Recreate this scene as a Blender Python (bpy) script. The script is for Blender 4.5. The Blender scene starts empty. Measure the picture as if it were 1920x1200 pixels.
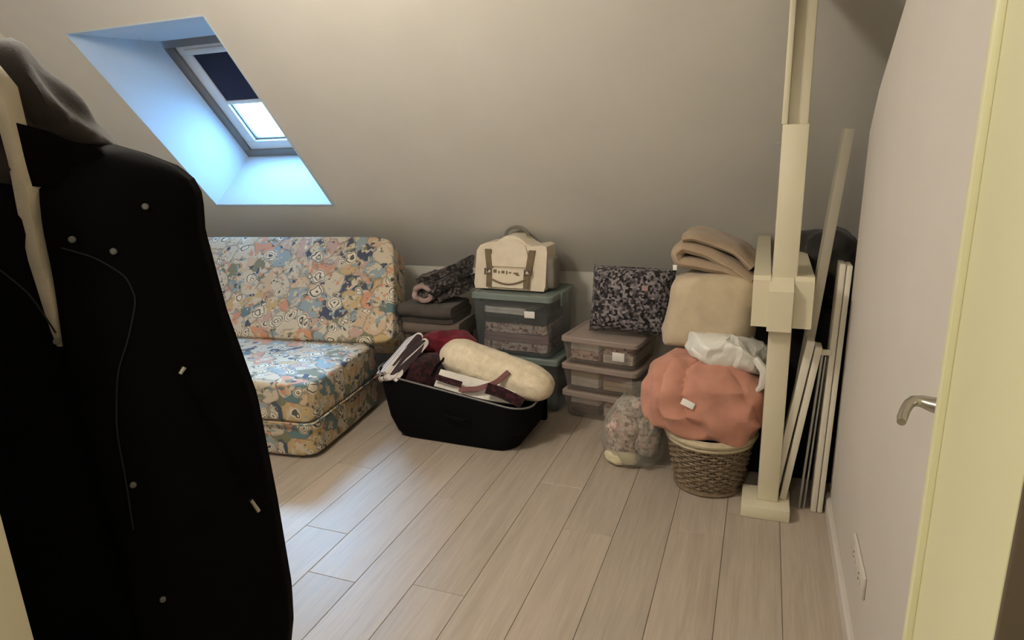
import bpy, bmesh, math, random
from mathutils import Vector, Matrix, noise
random.seed(7)
S = bpy.context.scene
COL = S.collection
PI = math.pi
sin, cos, rad = math.sin, math.cos, math.radians

# ------------------------------------------------------------------ camera
cd = bpy.data.cameras.new('camera'); cam = bpy.data.objects.new('camera', cd); COL.objects.link(cam)
cam.matrix_world = Matrix(((0.9345, -0.0616, 0.3506, 0.0),
                           (0.3544, 0.2550, -0.8997, 0.0),
                           (-0.0340, 0.9650, 0.2601, 1.55),
                           (0, 0, 0, 1)))
cam.rotation_mode = 'QUATERNION'
cd.sensor_width = 36.0; cd.lens = 1224.0 / 1920.0 * 36.0; cd.clip_start = 0.02
S.camera = cam

# ------------------------------------------------------------------ sky, lamps, exposure
W = bpy.data.worlds.new('sky'); S.world = W; W.use_nodes = True
bg = W.node_tree.nodes['Background']
bg.inputs['Color'].default_value = (0.25, 0.56, 1.0, 1); bg.inputs['Strength'].default_value = 35.0
vs = S.view_settings
vs.view_transform = 'Standard'; vs.look = 'None'; vs.gamma = 1.0; vs.use_curve_mapping = False
vs.exposure = 0.0

def lamp(name, kind, loc, energy, color, size=0.1, rot=None):
    l = bpy.data.lights.new(name, kind); o = bpy.data.objects.new(name, l); COL.objects.link(o)
    o.location = loc; l.energy = energy; l.color = color
    if kind == 'POINT': l.shadow_soft_size = size
    if kind == 'AREA': l.size = size
    if rot: o.rotation_euler = rot
    return o
lamp('room_lamp', 'POINT', (-1.65, 1.30, 2.38), 84, (1.0, 0.93, 0.81), 0.14)
lamp('hall_lamp', 'POINT', (-0.35, -0.75, 2.25), 37, (1.0, 0.95, 0.78), 0.15)
sun = lamp('hazy_sun', 'SUN', (-6, 7, 6), 20.0, (0.40, 0.66, 1.0))   # bright haze beyond the roof window
sun.data.angle = rad(24); sun.rotation_mode = 'QUATERNION'
sun.rotation_quaternion = Vector((1.30, -1.75, -1.75)).to_track_quat('-Z', 'Y')

# ------------------------------------------------------------------ helpers
def link(o, parent=None):
    COL.objects.link(o)
    if parent is not None: o.parent = parent
    return o
def tag(o, label=None, cat=None, group=None, kind=None):
    if label: o['label'] = label
    if cat: o['category'] = cat
    if group: o['group'] = group
    if kind: o['kind'] = kind
    return o
def empty(name, loc=(0, 0, 0), rz=0.0):
    o = bpy.data.objects.new(name, None); link(o); o.location = loc; o.rotation_euler = (0, 0, rz)
    o.empty_display_size = 0.05
    return o
def thing(name, label, cat, loc=(0, 0, 0), rz=0.0, group=None):
    return tag(empty(name, loc, rz), label, cat, group)
def obj(name, bm, mat, parent=None, smooth=True, loc=None):
    bmesh.ops.recalc_face_normals(bm, faces=bm.faces)
    me = bpy.data.meshes.new(name); bm.to_mesh(me); bm.free()
    me.materials.append(mat)
    if smooth:
        me.polygons.foreach_set('use_smooth', [True] * len(me.polygons))
        try: me.set_sharp_from_angle(angle=rad(38))
        except Exception: pass
    o = bpy.data.objects.new(name, me); link(o, parent)
    if loc: o.location = loc
    return o
def BM(): return bmesh.new()
def add_box(bm, x0, x1, y0, y1, z0, z1, bev=0.0, M=None, seg=2):
    r = bmesh.ops.create_cube(bm, size=1.0)
    vs_ = r['verts']
    for v in vs_:
        v.co = Vector(((x0 + x1) / 2 + v.co.x * (x1 - x0), (y0 + y1) / 2 + v.co.y * (y1 - y0), (z0 + z1) / 2 + v.co.z * (z1 - z0)))
    if bev > 0:
        es = {e for v in vs_ for e in v.link_edges}
        q = bmesh.ops.bevel(bm, geom=list(es), offset=bev, segments=seg, affect='EDGES', profile=0.5)
        vs_ = list({v for f in q['faces'] for v in f.verts} | {v for v in vs_ if v.is_valid})
    if M is not None:
        for v in vs_: v.co = M @ v.co
    return vs_
def add_tube(bm, pts, r, n=8, cap=True):
    pts = [Vector(p) for p in pts]; rings = []
    rr = r if isinstance(r, (list, tuple)) else [r] * len(pts)
    up = Vector((0, 0, 1)); prev = None
    for i, p in enumerate(pts):
        t = (pts[min(i + 1, len(pts) - 1)] - pts[max(i - 1, 0)]).normalized()
        a = t.cross(up if abs(t.z) < 0.95 else Vector((1, 0, 0))) if prev is None else prev - t * prev.dot(t)
        a.normalize(); prev = a.copy(); b = t.cross(a)
        rings.append([bm.verts.new(p + (a * cos(2 * PI * k / n) + b * sin(2 * PI * k / n)) * rr[i]) for k in range(n)])
    for i in range(len(rings) - 1):
        for k in range(n):
            bm.faces.new((rings[i][k], rings[i][(k + 1) % n], rings[i + 1][(k + 1) % n], rings[i + 1][k]))
    if cap:
        bm.faces.new(rings[0][::-1]); bm.faces.new(rings[-1])
def add_loft(bm, rings, close=True, cap0=False, cap1=False):
    R = [[bm.verts.new(p) for p in ring] for ring in rings]
    n = len(R[0])
    for i in range(len(R) - 1):
        for k in range(n if close else n - 1):
            bm.faces.new((R[i][k], R[i][(k + 1) % n], R[i + 1][(k + 1) % n], R[i + 1][k]))
    if cap0: bm.faces.new(R[0][::-1])
    if cap1: bm.faces.new(R[-1])
    return R
def spw(c, e): return math.copysign(abs(c) ** e, c)
def nz(p, f, seed=0.0): return noise.noise(Vector((p[0] * f + seed, p[1] * f + seed * 1.7, p[2] * f - seed)))
def add_soft(bm, half, e1=0.5, e2=0.5, amp=0.01, freq=8, seed=0, M=None, nu=56, nv=32, ridge=0.0, sag=0.0, folds=0.0):
    """a soft puffy body: superellipsoid with wrinkles"""
    rings = []
    for j in range(nv + 1):
        ph = -PI / 2 + PI * j / nv
        ring = []
        for i in range(nu):
            th = 2 * PI * i / nu
            d = Vector((spw(cos(ph), e1) * spw(cos(th), e2), spw(cos(ph), e1) * spw(sin(th), e2), spw(sin(ph), e1)))
            p = Vector((d.x * half[0], d.y * half[1], d.z * half[2]))
            w = nz(p, freq, seed) * amp + nz(p, freq * 2.3, seed + 5) * amp * 0.45
            if ridge: w += (1 - abs(nz((p.x, p.y, p.z * 1.6), freq * 0.8, seed + 9)) * 2.5) * ridge
            if folds: w += folds * (abs(sin(4.5 * th + 2.2 * ph + 4 * nz(p, 3.5, seed + 2))) ** 0.6 - 0.6) * cos(ph)
            nrm = Vector((d.x / half[0], d.y / half[1], d.z / half[2])); nrm.normalize()
            p += nrm * w
            if sag: p.z -= sag * (p.x / half[0]) ** 2
            ring.append(M @ p if M else p)
        rings.append(ring)
    add_loft(bm, rings)
    bmesh.ops.remove_doubles(bm, verts=bm.verts, dist=1e-5)
def soft(name, c, half, mat, parent=None, rot=(0, 0, 0), **k):
    bm = BM(); add_soft(bm, half, **k)
    o = obj(name, bm, mat, parent, loc=c); o.rotation_euler = rot
    return o
def add_fold(bm, w, d, layers, t, amp=0.004, seed=0, nw=22):
    """a cloth folded back and forth: rounded folds, w along x, d along y"""
    g = t * 0.5; line = []
    for L in range(layers):
        z = t * (L + 0.5); a, b = (-d / 2 + g, d / 2 - g) if L % 2 == 0 else (d / 2 - g, -d / 2 + g)
        for k in range(9): line.append((a + (b - a) * k / 8, z))
        if L < layers - 1:
            sg = 1 if L % 2 == 0 else -1
            for k in range(1, 6):
                th = -PI / 2 + PI * k / 6
                line.append((b + sg * g * 0.98 * cos(th), z + g + g * sin(th)))
    h = t * 0.46; off_a, off_b = [], []
    for i, (y, z) in enumerate(line):
        y0, z0 = line[max(i - 1, 0)]; y1, z1 = line[min(i + 1, len(line) - 1)]
        l = math.hypot(y1 - y0, z1 - z0) or 1
        ny, nz_ = -(z1 - z0) / l, (y1 - y0) / l
        off_a.append((y + ny * h, z + nz_ * h)); off_b.append((y - ny * h, z - nz_ * h))
    prof = off_a + off_b[::-1]
    rings = []
    for i in range(nw + 1):
        u = -1 + 2 * i / nw; x = u * w / 2
        pinch = 1 - 0.35 * max(0, abs(u) - 0.9) / 0.1 * 0.3
        ring = []
        for (y, z) in prof:
            p = Vector((x, y, z))
            q = amp * (nz((x, y * 0.6, z * 2), 7, seed) + 0.5 * nz(p, 19, seed + 3))
            ring.append(Vector((x + q * 1.2 + 0.5 * amp * nz((0, y, z), 25, seed), y * pinch + q, max(0.0005, z + q))))
        rings.append(ring)
    add_loft(bm, rings, cap0=True, cap1=True)
def folded(name, c, w, d, layers, t, mat, rz=0, parent=None, rot=None, **k):
    bm = BM(); add_fold(bm, w, d, layers, t, **k)
    o = obj(name, bm, mat, parent, loc=c); o.rotation_euler = rot or (0, 0, rz)
    return o
def prism(bm, pts, axis, a0, a1):
    """extrude a polygon: axis 'x' pts=(y,z); 'y' pts=(x,z); 'z' pts=(x,y)"""
    f = {'x': lambda a, p: (a, p[0], p[1]), 'y': lambda a, p: (p[0], a, p[1]), 'z': lambda a, p: (p[0], p[1], a)}[axis]
    A = [bm.verts.new(f(a0, p)) for p in pts]; B = [bm.verts.new(f(a1, p)) for p in pts]
    bm.faces.new(A[::-1]); bm.faces.new(B)
    for i in range(len(pts)):
        j = (i + 1) % len(pts); bm.faces.new((A[i], A[j], B[j], B[i]))
def bevel_all(bm, w, seg=2, ang=30):
    es = [e for e in bm.edges if len(e.link_faces) == 2 and e.calc_face_angle(0) > rad(ang)]
    bmesh.ops.bevel(bm, geom=es, offset=w, segments=seg, affect='EDGES', profile=0.5)

# ------------------------------------------------------------------ materials
class N:
    def __init__(s, name):
        s.m = bpy.data.materials.new(name); s.m.use_nodes = True
        s.t = s.m.node_tree; s.b = s.t.nodes['Principled BSDF']; s.out = s.t.nodes['Material Output']
    def n(s, typ, **kw):
        nd = s.t.nodes.new(typ)
        for k, v in kw.items():
            if k.startswith('i_'): nd.inputs[k[2:].replace('_', ' ')].default_value = v
            else: setattr(nd, k, v)
        return nd
    def l(s, a, b): s.t.links.new(a, b)
    def coord(s, scale=(1, 1, 1), kind='Object'):
        tc = s.n('ShaderNodeTexCoord'); mp = s.n('ShaderNodeMapping'); mp.inputs['Scale'].default_value = scale
        s.l(tc.outputs[kind], mp.inputs['Vector']); return mp.outputs['Vector']
    def noise(s, co, scale, detail=4, rough=0.55):
        a = s.n('ShaderNodeTexNoise'); a.inputs['Scale'].default_value = scale; a.inputs['Detail'].default_value = detail
        a.inputs['Roughness'].default_value = rough; s.l(co, a.inputs['Vector']); return a.outputs['Fac']
    def vor(s, co, scale, feat='F1', out='Distance', rnd=1.0):
        a = s.n('ShaderNodeTexVoronoi', feature=feat); a.inputs['Scale'].default_value = scale
        a.inputs['Randomness'].default_value = rnd; s.l(co, a.inputs['Vector']); return a.outputs[out]
    def ramp(s, fac, stops, interp='LINEAR'):
        r = s.n('ShaderNodeValToRGB'); r.color_ramp.interpolation = interp
        e = r.color_ramp.elements
        while len(e) < len(stops): e.new(0.5)
        for i, (p, c) in enumerate(stops):
            e[i].position = p; e[i].color = (c[0], c[1], c[2], 1) if len(c) == 3 else c
        s.l(fac, r.inputs['Fac']); return r.outputs['Color']
    def mix(s, fac, a, b, blend='MIX'):
        m = s.n('ShaderNodeMix', data_type='RGBA', blend_type=blend)
        for sock, v in ((m.inputs[0], fac), (m.inputs[6], a), (m.inputs[7], b)):
            if isinstance(v, bpy.types.NodeSocket): s.l(v, sock)
            elif isinstance(v, (int, float)): sock.default_value = v
            else: sock.default_value = (v[0], v[1], v[2], 1)
        return m.outputs[2]
    def math(s, op, a, b=0.0):
        m = s.n('ShaderNodeMath', operation=op)
        for sock, v in ((m.inputs[0], a), (m.inputs[1], b)):
            if isinstance(v, bpy.types.NodeSocket): s.l(v, sock)
            else: sock.default_value = v
        return m.outputs[0]
    def bump(s, h, strength=0.3, dist=0.01):
        b = s.n('ShaderNodeBump'); b.inputs['Strength'].default_value = strength; b.inputs['Distance'].default_value = dist
        s.l(h, b.inputs['Height']); s.l(b.outputs['Normal'], s.b.inputs['Normal'])
    def col(s, c):
        if isinstance(c, bpy.types.NodeSocket): s.l(c, s.b.inputs['Base Color'])
        else: s.b.inputs['Base Color'].default_value = (c[0], c[1], c[2], 1)
    def set(s, rough=0.5, metal=0.0, spec=0.5, sheen=0.0):
        s.b.inputs['Roughness'].default_value = rough; s.b.inputs['Metallic'].default_value = metal
        s.b.inputs['Specular IOR Level'].default_value = spec; s.b.inputs['Sheen Weight'].default_value = sheen
        return s.m
def sc(c, k): return (c[0] * k, c[1] * k, c[2] * k)
def plain(name, c, rough=0.5, var=0.06, freq=6, metal=0.0, spec=0.5, bump=0.0, bfreq=200):
    s = N(name); co = s.coord()
    s.col(s.ramp(s.noise(co, freq), [(0.3, sc(c, 1 - var)), (0.7, sc(c, 1 + var))]))
    if bump: s.bump(s.noise(co, bfreq, 2), bump, 0.002)
    return s.set(rough, metal, spec)
def cloth(name, c, c2=None, rough=0.9, freq=14, weave=420, bump=0.35, sheen=0.15, spec=0.2):
    s = N(name); co = s.coord()
    s.col(s.ramp(s.noise(co, freq, 5), [(0.32, c2 or sc(c, 0.8)), (0.68, c)]))
    h = s.math('ADD', s.noise(co, weave, 2), s.math('MULTIPLY', s.noise(co, 40, 3), 1.5)); s.bump(h, bump, 0.003)
    return s.set(rough, 0, spec, sheen)
M = {}
M['plaster'] = plain('plaster', (0.62, 0.585, 0.525), 0.85, 0.025, 3, spec=0.2, bump=0.12, bfreq=260)
M['plaster_pink'] = plain('wall_paint', (0.56, 0.515, 0.46), 0.8, 0.025, 3, spec=0.25, bump=0.1, bfreq=260)
M['white_trim'] = plain('cream_gloss_paint', (0.66, 0.60, 0.44), 0.4, 0.03, 5)
M['jamb'] = plain('jamb_paint', (0.62, 0.58, 0.36), 0.45, 0.02, 4)
M['white_board'] = plain('white_board', (0.70, 0.65, 0.54), 0.45, 0.03, 5)
M['reveal'] = plain('reveal_paint', (0.50, 0.56, 0.60), 0.7, 0.02, 4)
M['hall'] = plain('dark_brown_hall', (0.09, 0.065, 0.04), 0.5, 0.1, 6)  # even dark brown for the hall-side surfaces
M['frame_white'] = plain('window_white', (0.62, 0.62, 0.60), 0.35, 0.02)
M['gasket'] = plain('grey_brown_window_trim', (0.16, 0.14, 0.12), 0.5, 0.05)
M['blind'] = cloth('navy_blind', (0.008, 0.008, 0.026), weave=600, bump=0.1)
M['steel'] = plain('brushed_steel', (0.55, 0.53, 0.48), 0.28, 0.05, metal=1.0)
M['black_plastic'] = plain('black_plastic', (0.012, 0.012, 0.013), 0.35)
M['zinc'] = plain('zinc', (0.45, 0.45, 0.43), 0.4, metal=0.8)
def mk_wood():
    s = N('greige_oak'); co = s.coord((1, 1, 1)); oi = s.n('ShaderNodeObjectInfo')
    add = s.n('ShaderNodeVectorMath', operation='ADD'); cx = s.n('ShaderNodeCombineXYZ')
    s.l(s.math('MULTIPLY', oi.outputs['Random'], 37.0), cx.inputs['X']); s.l(s.math('MULTIPLY', oi.outputs['Random'], 91.0), cx.inputs['Z'])
    s.l(co, add.inputs[0]); s.l(cx.outputs[0], add.inputs[1])
    mp = s.n('ShaderNodeMapping'); mp.inputs['Scale'].default_value = (22, 1.6, 22); s.l(add.outputs[0], mp.inputs['Vector'])
    g = s.noise(mp.outputs[0], 1.0, 7, 0.62)
    mp2 = s.n('ShaderNodeMapping'); mp2.inputs['Scale'].default_value = (110, 5, 110); s.l(add.outputs[0], mp2.inputs['Vector'])
    g2 = s.noise(mp2.outputs[0], 1.0, 4, 0.6)
    c = s.ramp(g, [(0.25, (0.33, 0.27, 0.215)), (0.5, (0.41, 0.345, 0.28)), (0.78, (0.47, 0.40, 0.33))])
    c = s.mix(0.30, c, s.ramp(g2, [(0.3, (0.30, 0.24, 0.19)), (0.7, (0.48, 0.41, 0.34))]))
    c = s.mix(1.0, c, s.ramp(oi.outputs['Random'], [(0, (0.90, 0.90, 0.90)), (1, (1.06, 1.05, 1.04))]), 'MULTIPLY')
    s.col(c); s.bump(g2, 0.12, 0.001)
    s.l(s.ramp(g, [(0.2, (0.42,) * 3), (0.8, (0.54,) * 3)]), s.b.inputs['Roughness'])
    s.set(0.48, 0, 0.4); return s.m
M['wood'] = mk_wood()
M['joint'] = plain('floor_joint', (0.16, 0.13, 0.10), 0.8)
def mk_floral():
    s = N('floral_fabric'); co0 = s.coord()
    nd = s.n('ShaderNodeTexNoise'); nd.inputs['Scale'].default_value = 7; nd.inputs['Detail'].default_value = 2; s.l(co0, nd.inputs['Vector'])
    vm = s.n('ShaderNodeVectorMath', operation='MULTIPLY_ADD'); s.l(nd.outputs['Color'], vm.inputs[0]); vm.inputs[1].default_value = (0.12,) * 3; s.l(co0, vm.inputs[2])
    co = vm.outputs[0]
    sep = s.n('ShaderNodeSeparateColor'); s.l(s.vor(co, 8.6, out='Color'), sep.inputs[0])
    cream, salmon, teal, ochre = (0.54, 0.46, 0.34), (0.54, 0.25, 0.15), (0.09, 0.17, 0.19), (0.48, 0.34, 0.16)
    navy, lblue, peach, olive, rose = (0.03, 0.045, 0.09), (0.24, 0.31, 0.33), (0.52, 0.37, 0.24), (0.17, 0.17, 0.10), (0.45, 0.30, 0.24)
    base = s.ramp(sep.outputs[0], [(0, cream), (0.16, peach), (0.27, lblue), (0.36, cream), (0.45, salmon), (0.53, navy), (0.60, olive), (0.67, ochre), (0.76, teal), (0.84, rose), (0.92, cream)], 'CONSTANT')
    sep2 = s.n('ShaderNodeSeparateColor'); s.l(s.vor(co, 36, out='Color'), sep2.inputs[0])
    petal = s.ramp(sep2.outputs[1], [(0, cream), (0.25, lblue), (0.4, peach), (0.55, navy), (0.63, cream), (0.8, olive), (0.9, salmon)], 'CONSTANT')
    pm = s.ramp(s.noise(co0, 17, 2), [(0.50, (0, 0, 0)), (0.53, (1, 1, 1))])
    c = s.mix(pm, base, petal)
    nd2 = s.n('ShaderNodeTexNoise'); nd2.inputs['Scale'].default_value = 16; nd2.inputs['Detail'].default_value = 1; s.l(co0, nd2.inputs['Vector'])
    vm2 = s.n('ShaderNodeVectorMath', operation='MULTIPLY_ADD'); s.l(nd2.outputs['Color'], vm2.inputs[0]); vm2.inputs[1].default_value = (0.045,) * 3; s.l(co0, vm2.inputs[2])
    for (scl, pick) in ((6.6, 0.30), (10.0, 0.42)):                    # scrolls: pale rings with dark outlines round a dark eye
        d = s.vor(vm2.outputs[0], scl); sp3 = s.n('ShaderNodeSeparateColor'); s.l(s.vor(vm2.outputs[0], scl, out='Color'), sp3.inputs[0])
        dark, pale = (0.055, 0.058, 0.05), (0.68, 0.60, 0.47)
        rings = s.ramp(d, [(0, dark), (0.09, pale), (0.165, dark), (0.195, pale), (0.275, dark), (0.305, pale)], 'CONSTANT')
        inside = s.ramp(d, [(0.33, (1, 1, 1)), (0.345, (0, 0, 0))]); sel = s.ramp(sp3.outputs[2], [(pick, (0, 0, 0)), (pick + 0.01, (1, 1, 1))])
        c = s.mix(s.math('MULTIPLY', inside, sel), c, rings)
    edge = s.ramp(s.vor(co, 8.6, 'DISTANCE_TO_EDGE'), [(0.025, (1, 1, 1)), (0.06, (0, 0, 0))])
    em = s.ramp(s.noise(co0, 13, 2), [(0.40, (0, 0, 0)), (0.48, (1, 1, 1))])
    c = s.mix(s.math('MULTIPLY', s.math('MULTIPLY', edge, em), 0.5), c, (0.09, 0.09, 0.07))
    dot = s.ramp(s.vor(co0, 44), [(0.16, (1, 1, 1)), (0.22, (0, 0, 0))])
    dm = s.ramp(s.noise(co0, 11, 1), [(0.53, (0, 0, 0)), (0.58, (1, 1, 1))])
    c = s.mix(s.math('MULTIPLY', dot, dm), c, (0.05, 0.06, 0.07))
    c = s.mix(0.12, c, (0.28, 0.25, 0.19))
    s.col(c); s.bump(s.noise(co0, 500, 2), 0.2, 0.002)
    return s.set(0.8, 0, 0.25, 0.1)
M['floral'] = mk_floral()
def mk_cells(name, cols, scale, rough=0.9, edge=None, warp=0.0):
    s = N(name); co = s.coord(); sep = s.n('ShaderNodeSeparateColor'); s.l(s.vor(co, scale, out='Color'), sep.inputs[0])
    k = len(cols); c = s.ramp(sep.outputs[0], [(i / k, q) for i, q in enumerate(cols)], 'CONSTANT')
    if edge: c = s.mix(s.ramp(s.vor(co, scale, 'DISTANCE_TO_EDGE'), [(0.05, (1, 1, 1)), (0.12, (0, 0, 0))]), c, edge)
    s.col(c); s.bump(s.noise(co, 160, 3), 0.4, 0.004); return s.set(rough, 0, 0.2, 0.15)
M['leopard'] = mk_cells('spotted_dark_fleece', [(0.012, 0.010, 0.012), (0.11, 0.095, 0.10), (0.05, 0.042, 0.045), (0.19, 0.165, 0.17), (0.02, 0.017, 0.02), (0.26, 0.23, 0.235)], 75)
M['dark_fur'] = mk_cells('mottled_dark_knit', [(0.012, 0.009, 0.010), (0.05, 0.04, 0.04), (0.10, 0.085, 0.08), (0.02, 0.015, 0.016)], 60)
M['pink_mix'] = mk_cells('pink_mixed_cloth', [(0.54, 0.36, 0.32), (0.40, 0.27, 0.23), (0.58, 0.45, 0.39), (0.22, 0.14, 0.125), (0.6, 0.51, 0.44)], 62)
M['bag_mix'] = mk_cells('grey_pink_mixed_cloth', [(0.46, 0.39, 0.34), (0.52, 0.34, 0.30), (0.36, 0.34, 0.31), (0.24, 0.21, 0.18), (0.58, 0.51, 0.44)], 80)
M['cream_cloth'] = cloth('cream_quilt', (0.74, 0.64, 0.48), (0.62, 0.52, 0.37), freq=30, bump=0.8, weave=150)
M['white_cloth'] = cloth('white_cotton', (0.74, 0.69, 0.63))
M['pack'] = cloth('cream_canvas', (0.72, 0.63, 0.50), (0.64, 0.55, 0.42))
M['brown_strap'] = cloth('brown_strap', (0.20, 0.145, 0.09))
M['grey_strap'] = cloth('grey_webbing', (0.20, 0.18, 0.15))
M['dark_grey'] = cloth('dark_grey_cloth', (0.075, 0.062, 0.055))
M['shade_cloth'] = cloth('shade_darkened_cloth', (0.030, 0.027, 0.024))  # grey cloth darkened so its colour carries the corner shade
M['taupe'] = cloth('taupe_cloth', (0.15, 0.115, 0.095))
M['rose'] = cloth('dusty_rose_cloth', (0.36, 0.25, 0.235))
M['red'] = cloth('dark_red_cloth', (0.17, 0.012, 0.025), (0.09, 0.006, 0.012))
M['maroon'] = mk_cells('maroon_knit', [(0.022, 0.006, 0.008), (0.045, 0.010, 0.014), (0.012, 0.004, 0.005)], 60)
M['ribbon'] = cloth('mauve_ribbon', (0.20, 0.085, 0.085))
M['suit'] = plain('black_nylon', (0.004, 0.004, 0.005), 0.9, spec=0.08, bump=0.3, bfreq=500)
M['suit_trim'] = plain('grey_piping', (0.16, 0.15, 0.15), 0.5)
M['beige'] = cloth('beige_fleece', (0.54, 0.44, 0.31), (0.46, 0.37, 0.26))
M['brown_fleece'] = cloth('tan_fleece', (0.40, 0.30, 0.21), (0.33, 0.24, 0.165))
M['orange'] = cloth('salmon_orange_cloth', (0.55, 0.265, 0.195), (0.45, 0.205, 0.145), freq=9)
M['coat'] = cloth('black_coat_cloth', (0.0032, 0.003, 0.0033), spec=0.03, sheen=0.0, bump=0.15)
M['hood'] = cloth('dark_grey_hood_lining', (0.030, 0.024, 0.022), (0.014, 0.011, 0.010), sheen=0.1)
M['cord'] = plain('dark_piping', (0.016, 0.015, 0.015), 0.8, spec=0.15)
M['snap'] = plain('dull_snap_metal', (0.13, 0.125, 0.12), 0.55, metal=0.5)
M['facing'] = cloth('cream_facing', (0.50, 0.44, 0.34))
M['wicker'] = plain('brown_wicker', (0.175, 0.125, 0.078), 0.6, 0.35, 40, bump=0.4, bfreq=120)
M['wicker_rim'] = plain('cream_basket_rim', (0.50, 0.42, 0.29), 0.6, 0.12, 30)
M['cream_thing'] = cloth('pale_cream_plush', (0.72, 0.64, 0.44))
M['black_case'] = plain('black_vinyl', (0.006, 0.005, 0.006), 0.6, spec=0.2)
M['label_white'] = plain('white_label', (0.75, 0.72, 0.68), 0.5)
def mk_stripe():
    s = N('white_cloth_with_dark_stripes'); tc = s.n('ShaderNodeTexCoord'); sp = s.n('ShaderNodeSeparateXYZ'); s.l(tc.outputs['Object'], sp.inputs[0])
    f = s.math('FRACT', s.math('MULTIPLY', s.math('ADD', sp.outputs['X'], 1.03), 14.0))
    s.col(s.ramp(f, [(0.0, (0.72, 0.66, 0.64)), (0.62, (0.05, 0.035, 0.04)), (0.80, (0.72, 0.66, 0.64))], 'CONSTANT'))
    s.bump(s.noise(tc.outputs['Object'], 300, 2), 0.2, 0.002)
    return s.set(0.85, 0, 0.2)
M['stripe'] = mk_stripe()
def mk_clear(name, tint, body, fac=0.25, rough=0.12):
    s = N(name); s.col(body); s.set(rough, 0, 0.5)
    tr = s.n('ShaderNodeBsdfTransparent'); tr.inputs[0].default_value = (*tint, 1)
    mx = s.n('ShaderNodeMixShader'); lw = s.n('ShaderNodeLayerWeight'); lw.inputs['Blend'].default_value = 0.35
    s.l(s.math('MINIMUM', s.math('ADD', s.math('MULTIPLY', lw.outputs['Facing'], 0.5), fac), 1.0), mx.inputs[0])
    s.l(tr.outputs[0], mx.inputs[1]); s.l(s.b.outputs[0], mx.inputs[2]); s.l(mx.outputs[0], s.out.inputs['Surface'])
    return s.m
M['pane'] = mk_clear('window_glass', (0.93, 0.98, 1.0), (0.5, 0.6, 0.6), 0.0, 0.02)
M['clear_box'] = mk_clear('clear_plastic', (0.95, 0.93, 0.92), (0.42, 0.38, 0.35), 0.05, 0.2)
M['teal_box'] = mk_clear('clear_grey_plastic', (0.92, 0.93, 0.94), (0.26, 0.28, 0.29), 0.06, 0.2)
M['teal_lid'] = plain('grey_teal_plastic', (0.17, 0.205, 0.19), 0.4)
M['pink_lid'] = mk_clear('milky_pink_lid', (0.85, 0.80, 0.78), (0.50, 0.40, 0.35), 0.5, 0.3)
M['film'] = mk_clear('clear_film_bag', (0.9, 0.9, 0.88), (0.50, 0.47, 0.42), 0.20, 0.08)
M['white_film'] = plain('white_plastic_bag', (0.66, 0.64, 0.59), 0.35, 0.05, bump=0.3, bfreq=60)

# ------------------------------------------------------------------ the room
TA = rad(48.7); US = Vector((0, -cos(TA), sin(TA))); NS = Vector((0, sin(TA), cos(TA))); P0 = Vector((0, 4.0, 0.746))
def structure(name, bm, mat, parent=None, smooth=False, label=None, cat=None):
    o = obj(name, bm, mat, parent, smooth)
    if parent is None: o['kind'] = 'structure'
    if label: o['label'] = label
    if cat: o['category'] = cat
    return o
XL, XR = -4.05, 0.95
bm = BM(); add_box(bm, XL, XR, -1.65, 4.05, -0.08, -0.006)
floor = structure('floor', bm, M['joint'], label='greige oak plank floor of the attic room', cat='floor')
PW, PL = 0.2105, 1.38
lib = {}
def plank_mesh(w, l):
    k = (round(w, 3), round(l, 3))
    if k not in lib:
        b = BM(); add_box(b, -w / 2, w / 2, -l / 2, l / 2, -0.006, 0.0, 0.0012, seg=1)
        me = bpy.data.meshes.new('plank'); b.to_mesh(me); b.free(); me.materials.append(M['wood']); lib[k] = me
    return lib[k]
i0 = int((XL - 0.14) / PW) - 1
for i in range(i0, 6):
    x0 = 0.14 + i * PW
    if x0 < XL or x0 + PW > XR + 0.12: continue
    sh = {-8: 1.725, -7: 2.37, -4: 2.30, -1: 2.63}.get(i, ((i * 0.61803) % 1.0) * PL)
    y = sh - PL * math.ceil((sh + 1.65) / PL)
    while y < 4.05:
        a, b_ = max(y, -1.65), min(y + PL, 4.05)
        if b_ - a > 0.03:
            o = bpy.data.objects.new('plank', plank_mesh(PW - 0.0016, b_ - a - 0.0016)); link(o, floor)
            o.location = (x0 + PW / 2, (a + b_) / 2, 0)
        y += PL
# knee wall and the sloping ceiling with the skylight shaft
bm = BM(); add_box(bm, XL, XR, 4.0, 4.1, 0, 0.76)
structure('wall_back', bm, M['plaster'], label='low knee wall under the sloping ceiling', cat='wall')
def sp(x, s, d=0.0): return Vector((x, 0, 0)) + P0 + US * s + NS * d
wx0, wx1 = -3.590, -2.620
s0, s1 = (1.211 - 0.746) / sin(TA), (2.208 - 0.746) / sin(TA)
st = (2.62 - 0.746) / sin(TA)
bm = BM()
xs, ss = [XL, wx0, wx1, XR], [-0.02, s0, s1, st]
for i in range(3):
    for j in range(3):
        if i == 1 and j == 1: continue
        bm.faces.new([bm.verts.new(sp(*q)) for q in ((xs[i], ss[j]), (xs[i + 1], ss[j]), (xs[i + 1], ss[j + 1]), (xs[i], ss[j + 1]))])
bmesh.ops.remove_doubles(bm, verts=bm.verts, dist=1e-4)
slope = structure('ceiling', bm, M['plaster'], label='sloping plaster ceiling facing the doorway', cat='ceiling')
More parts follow.
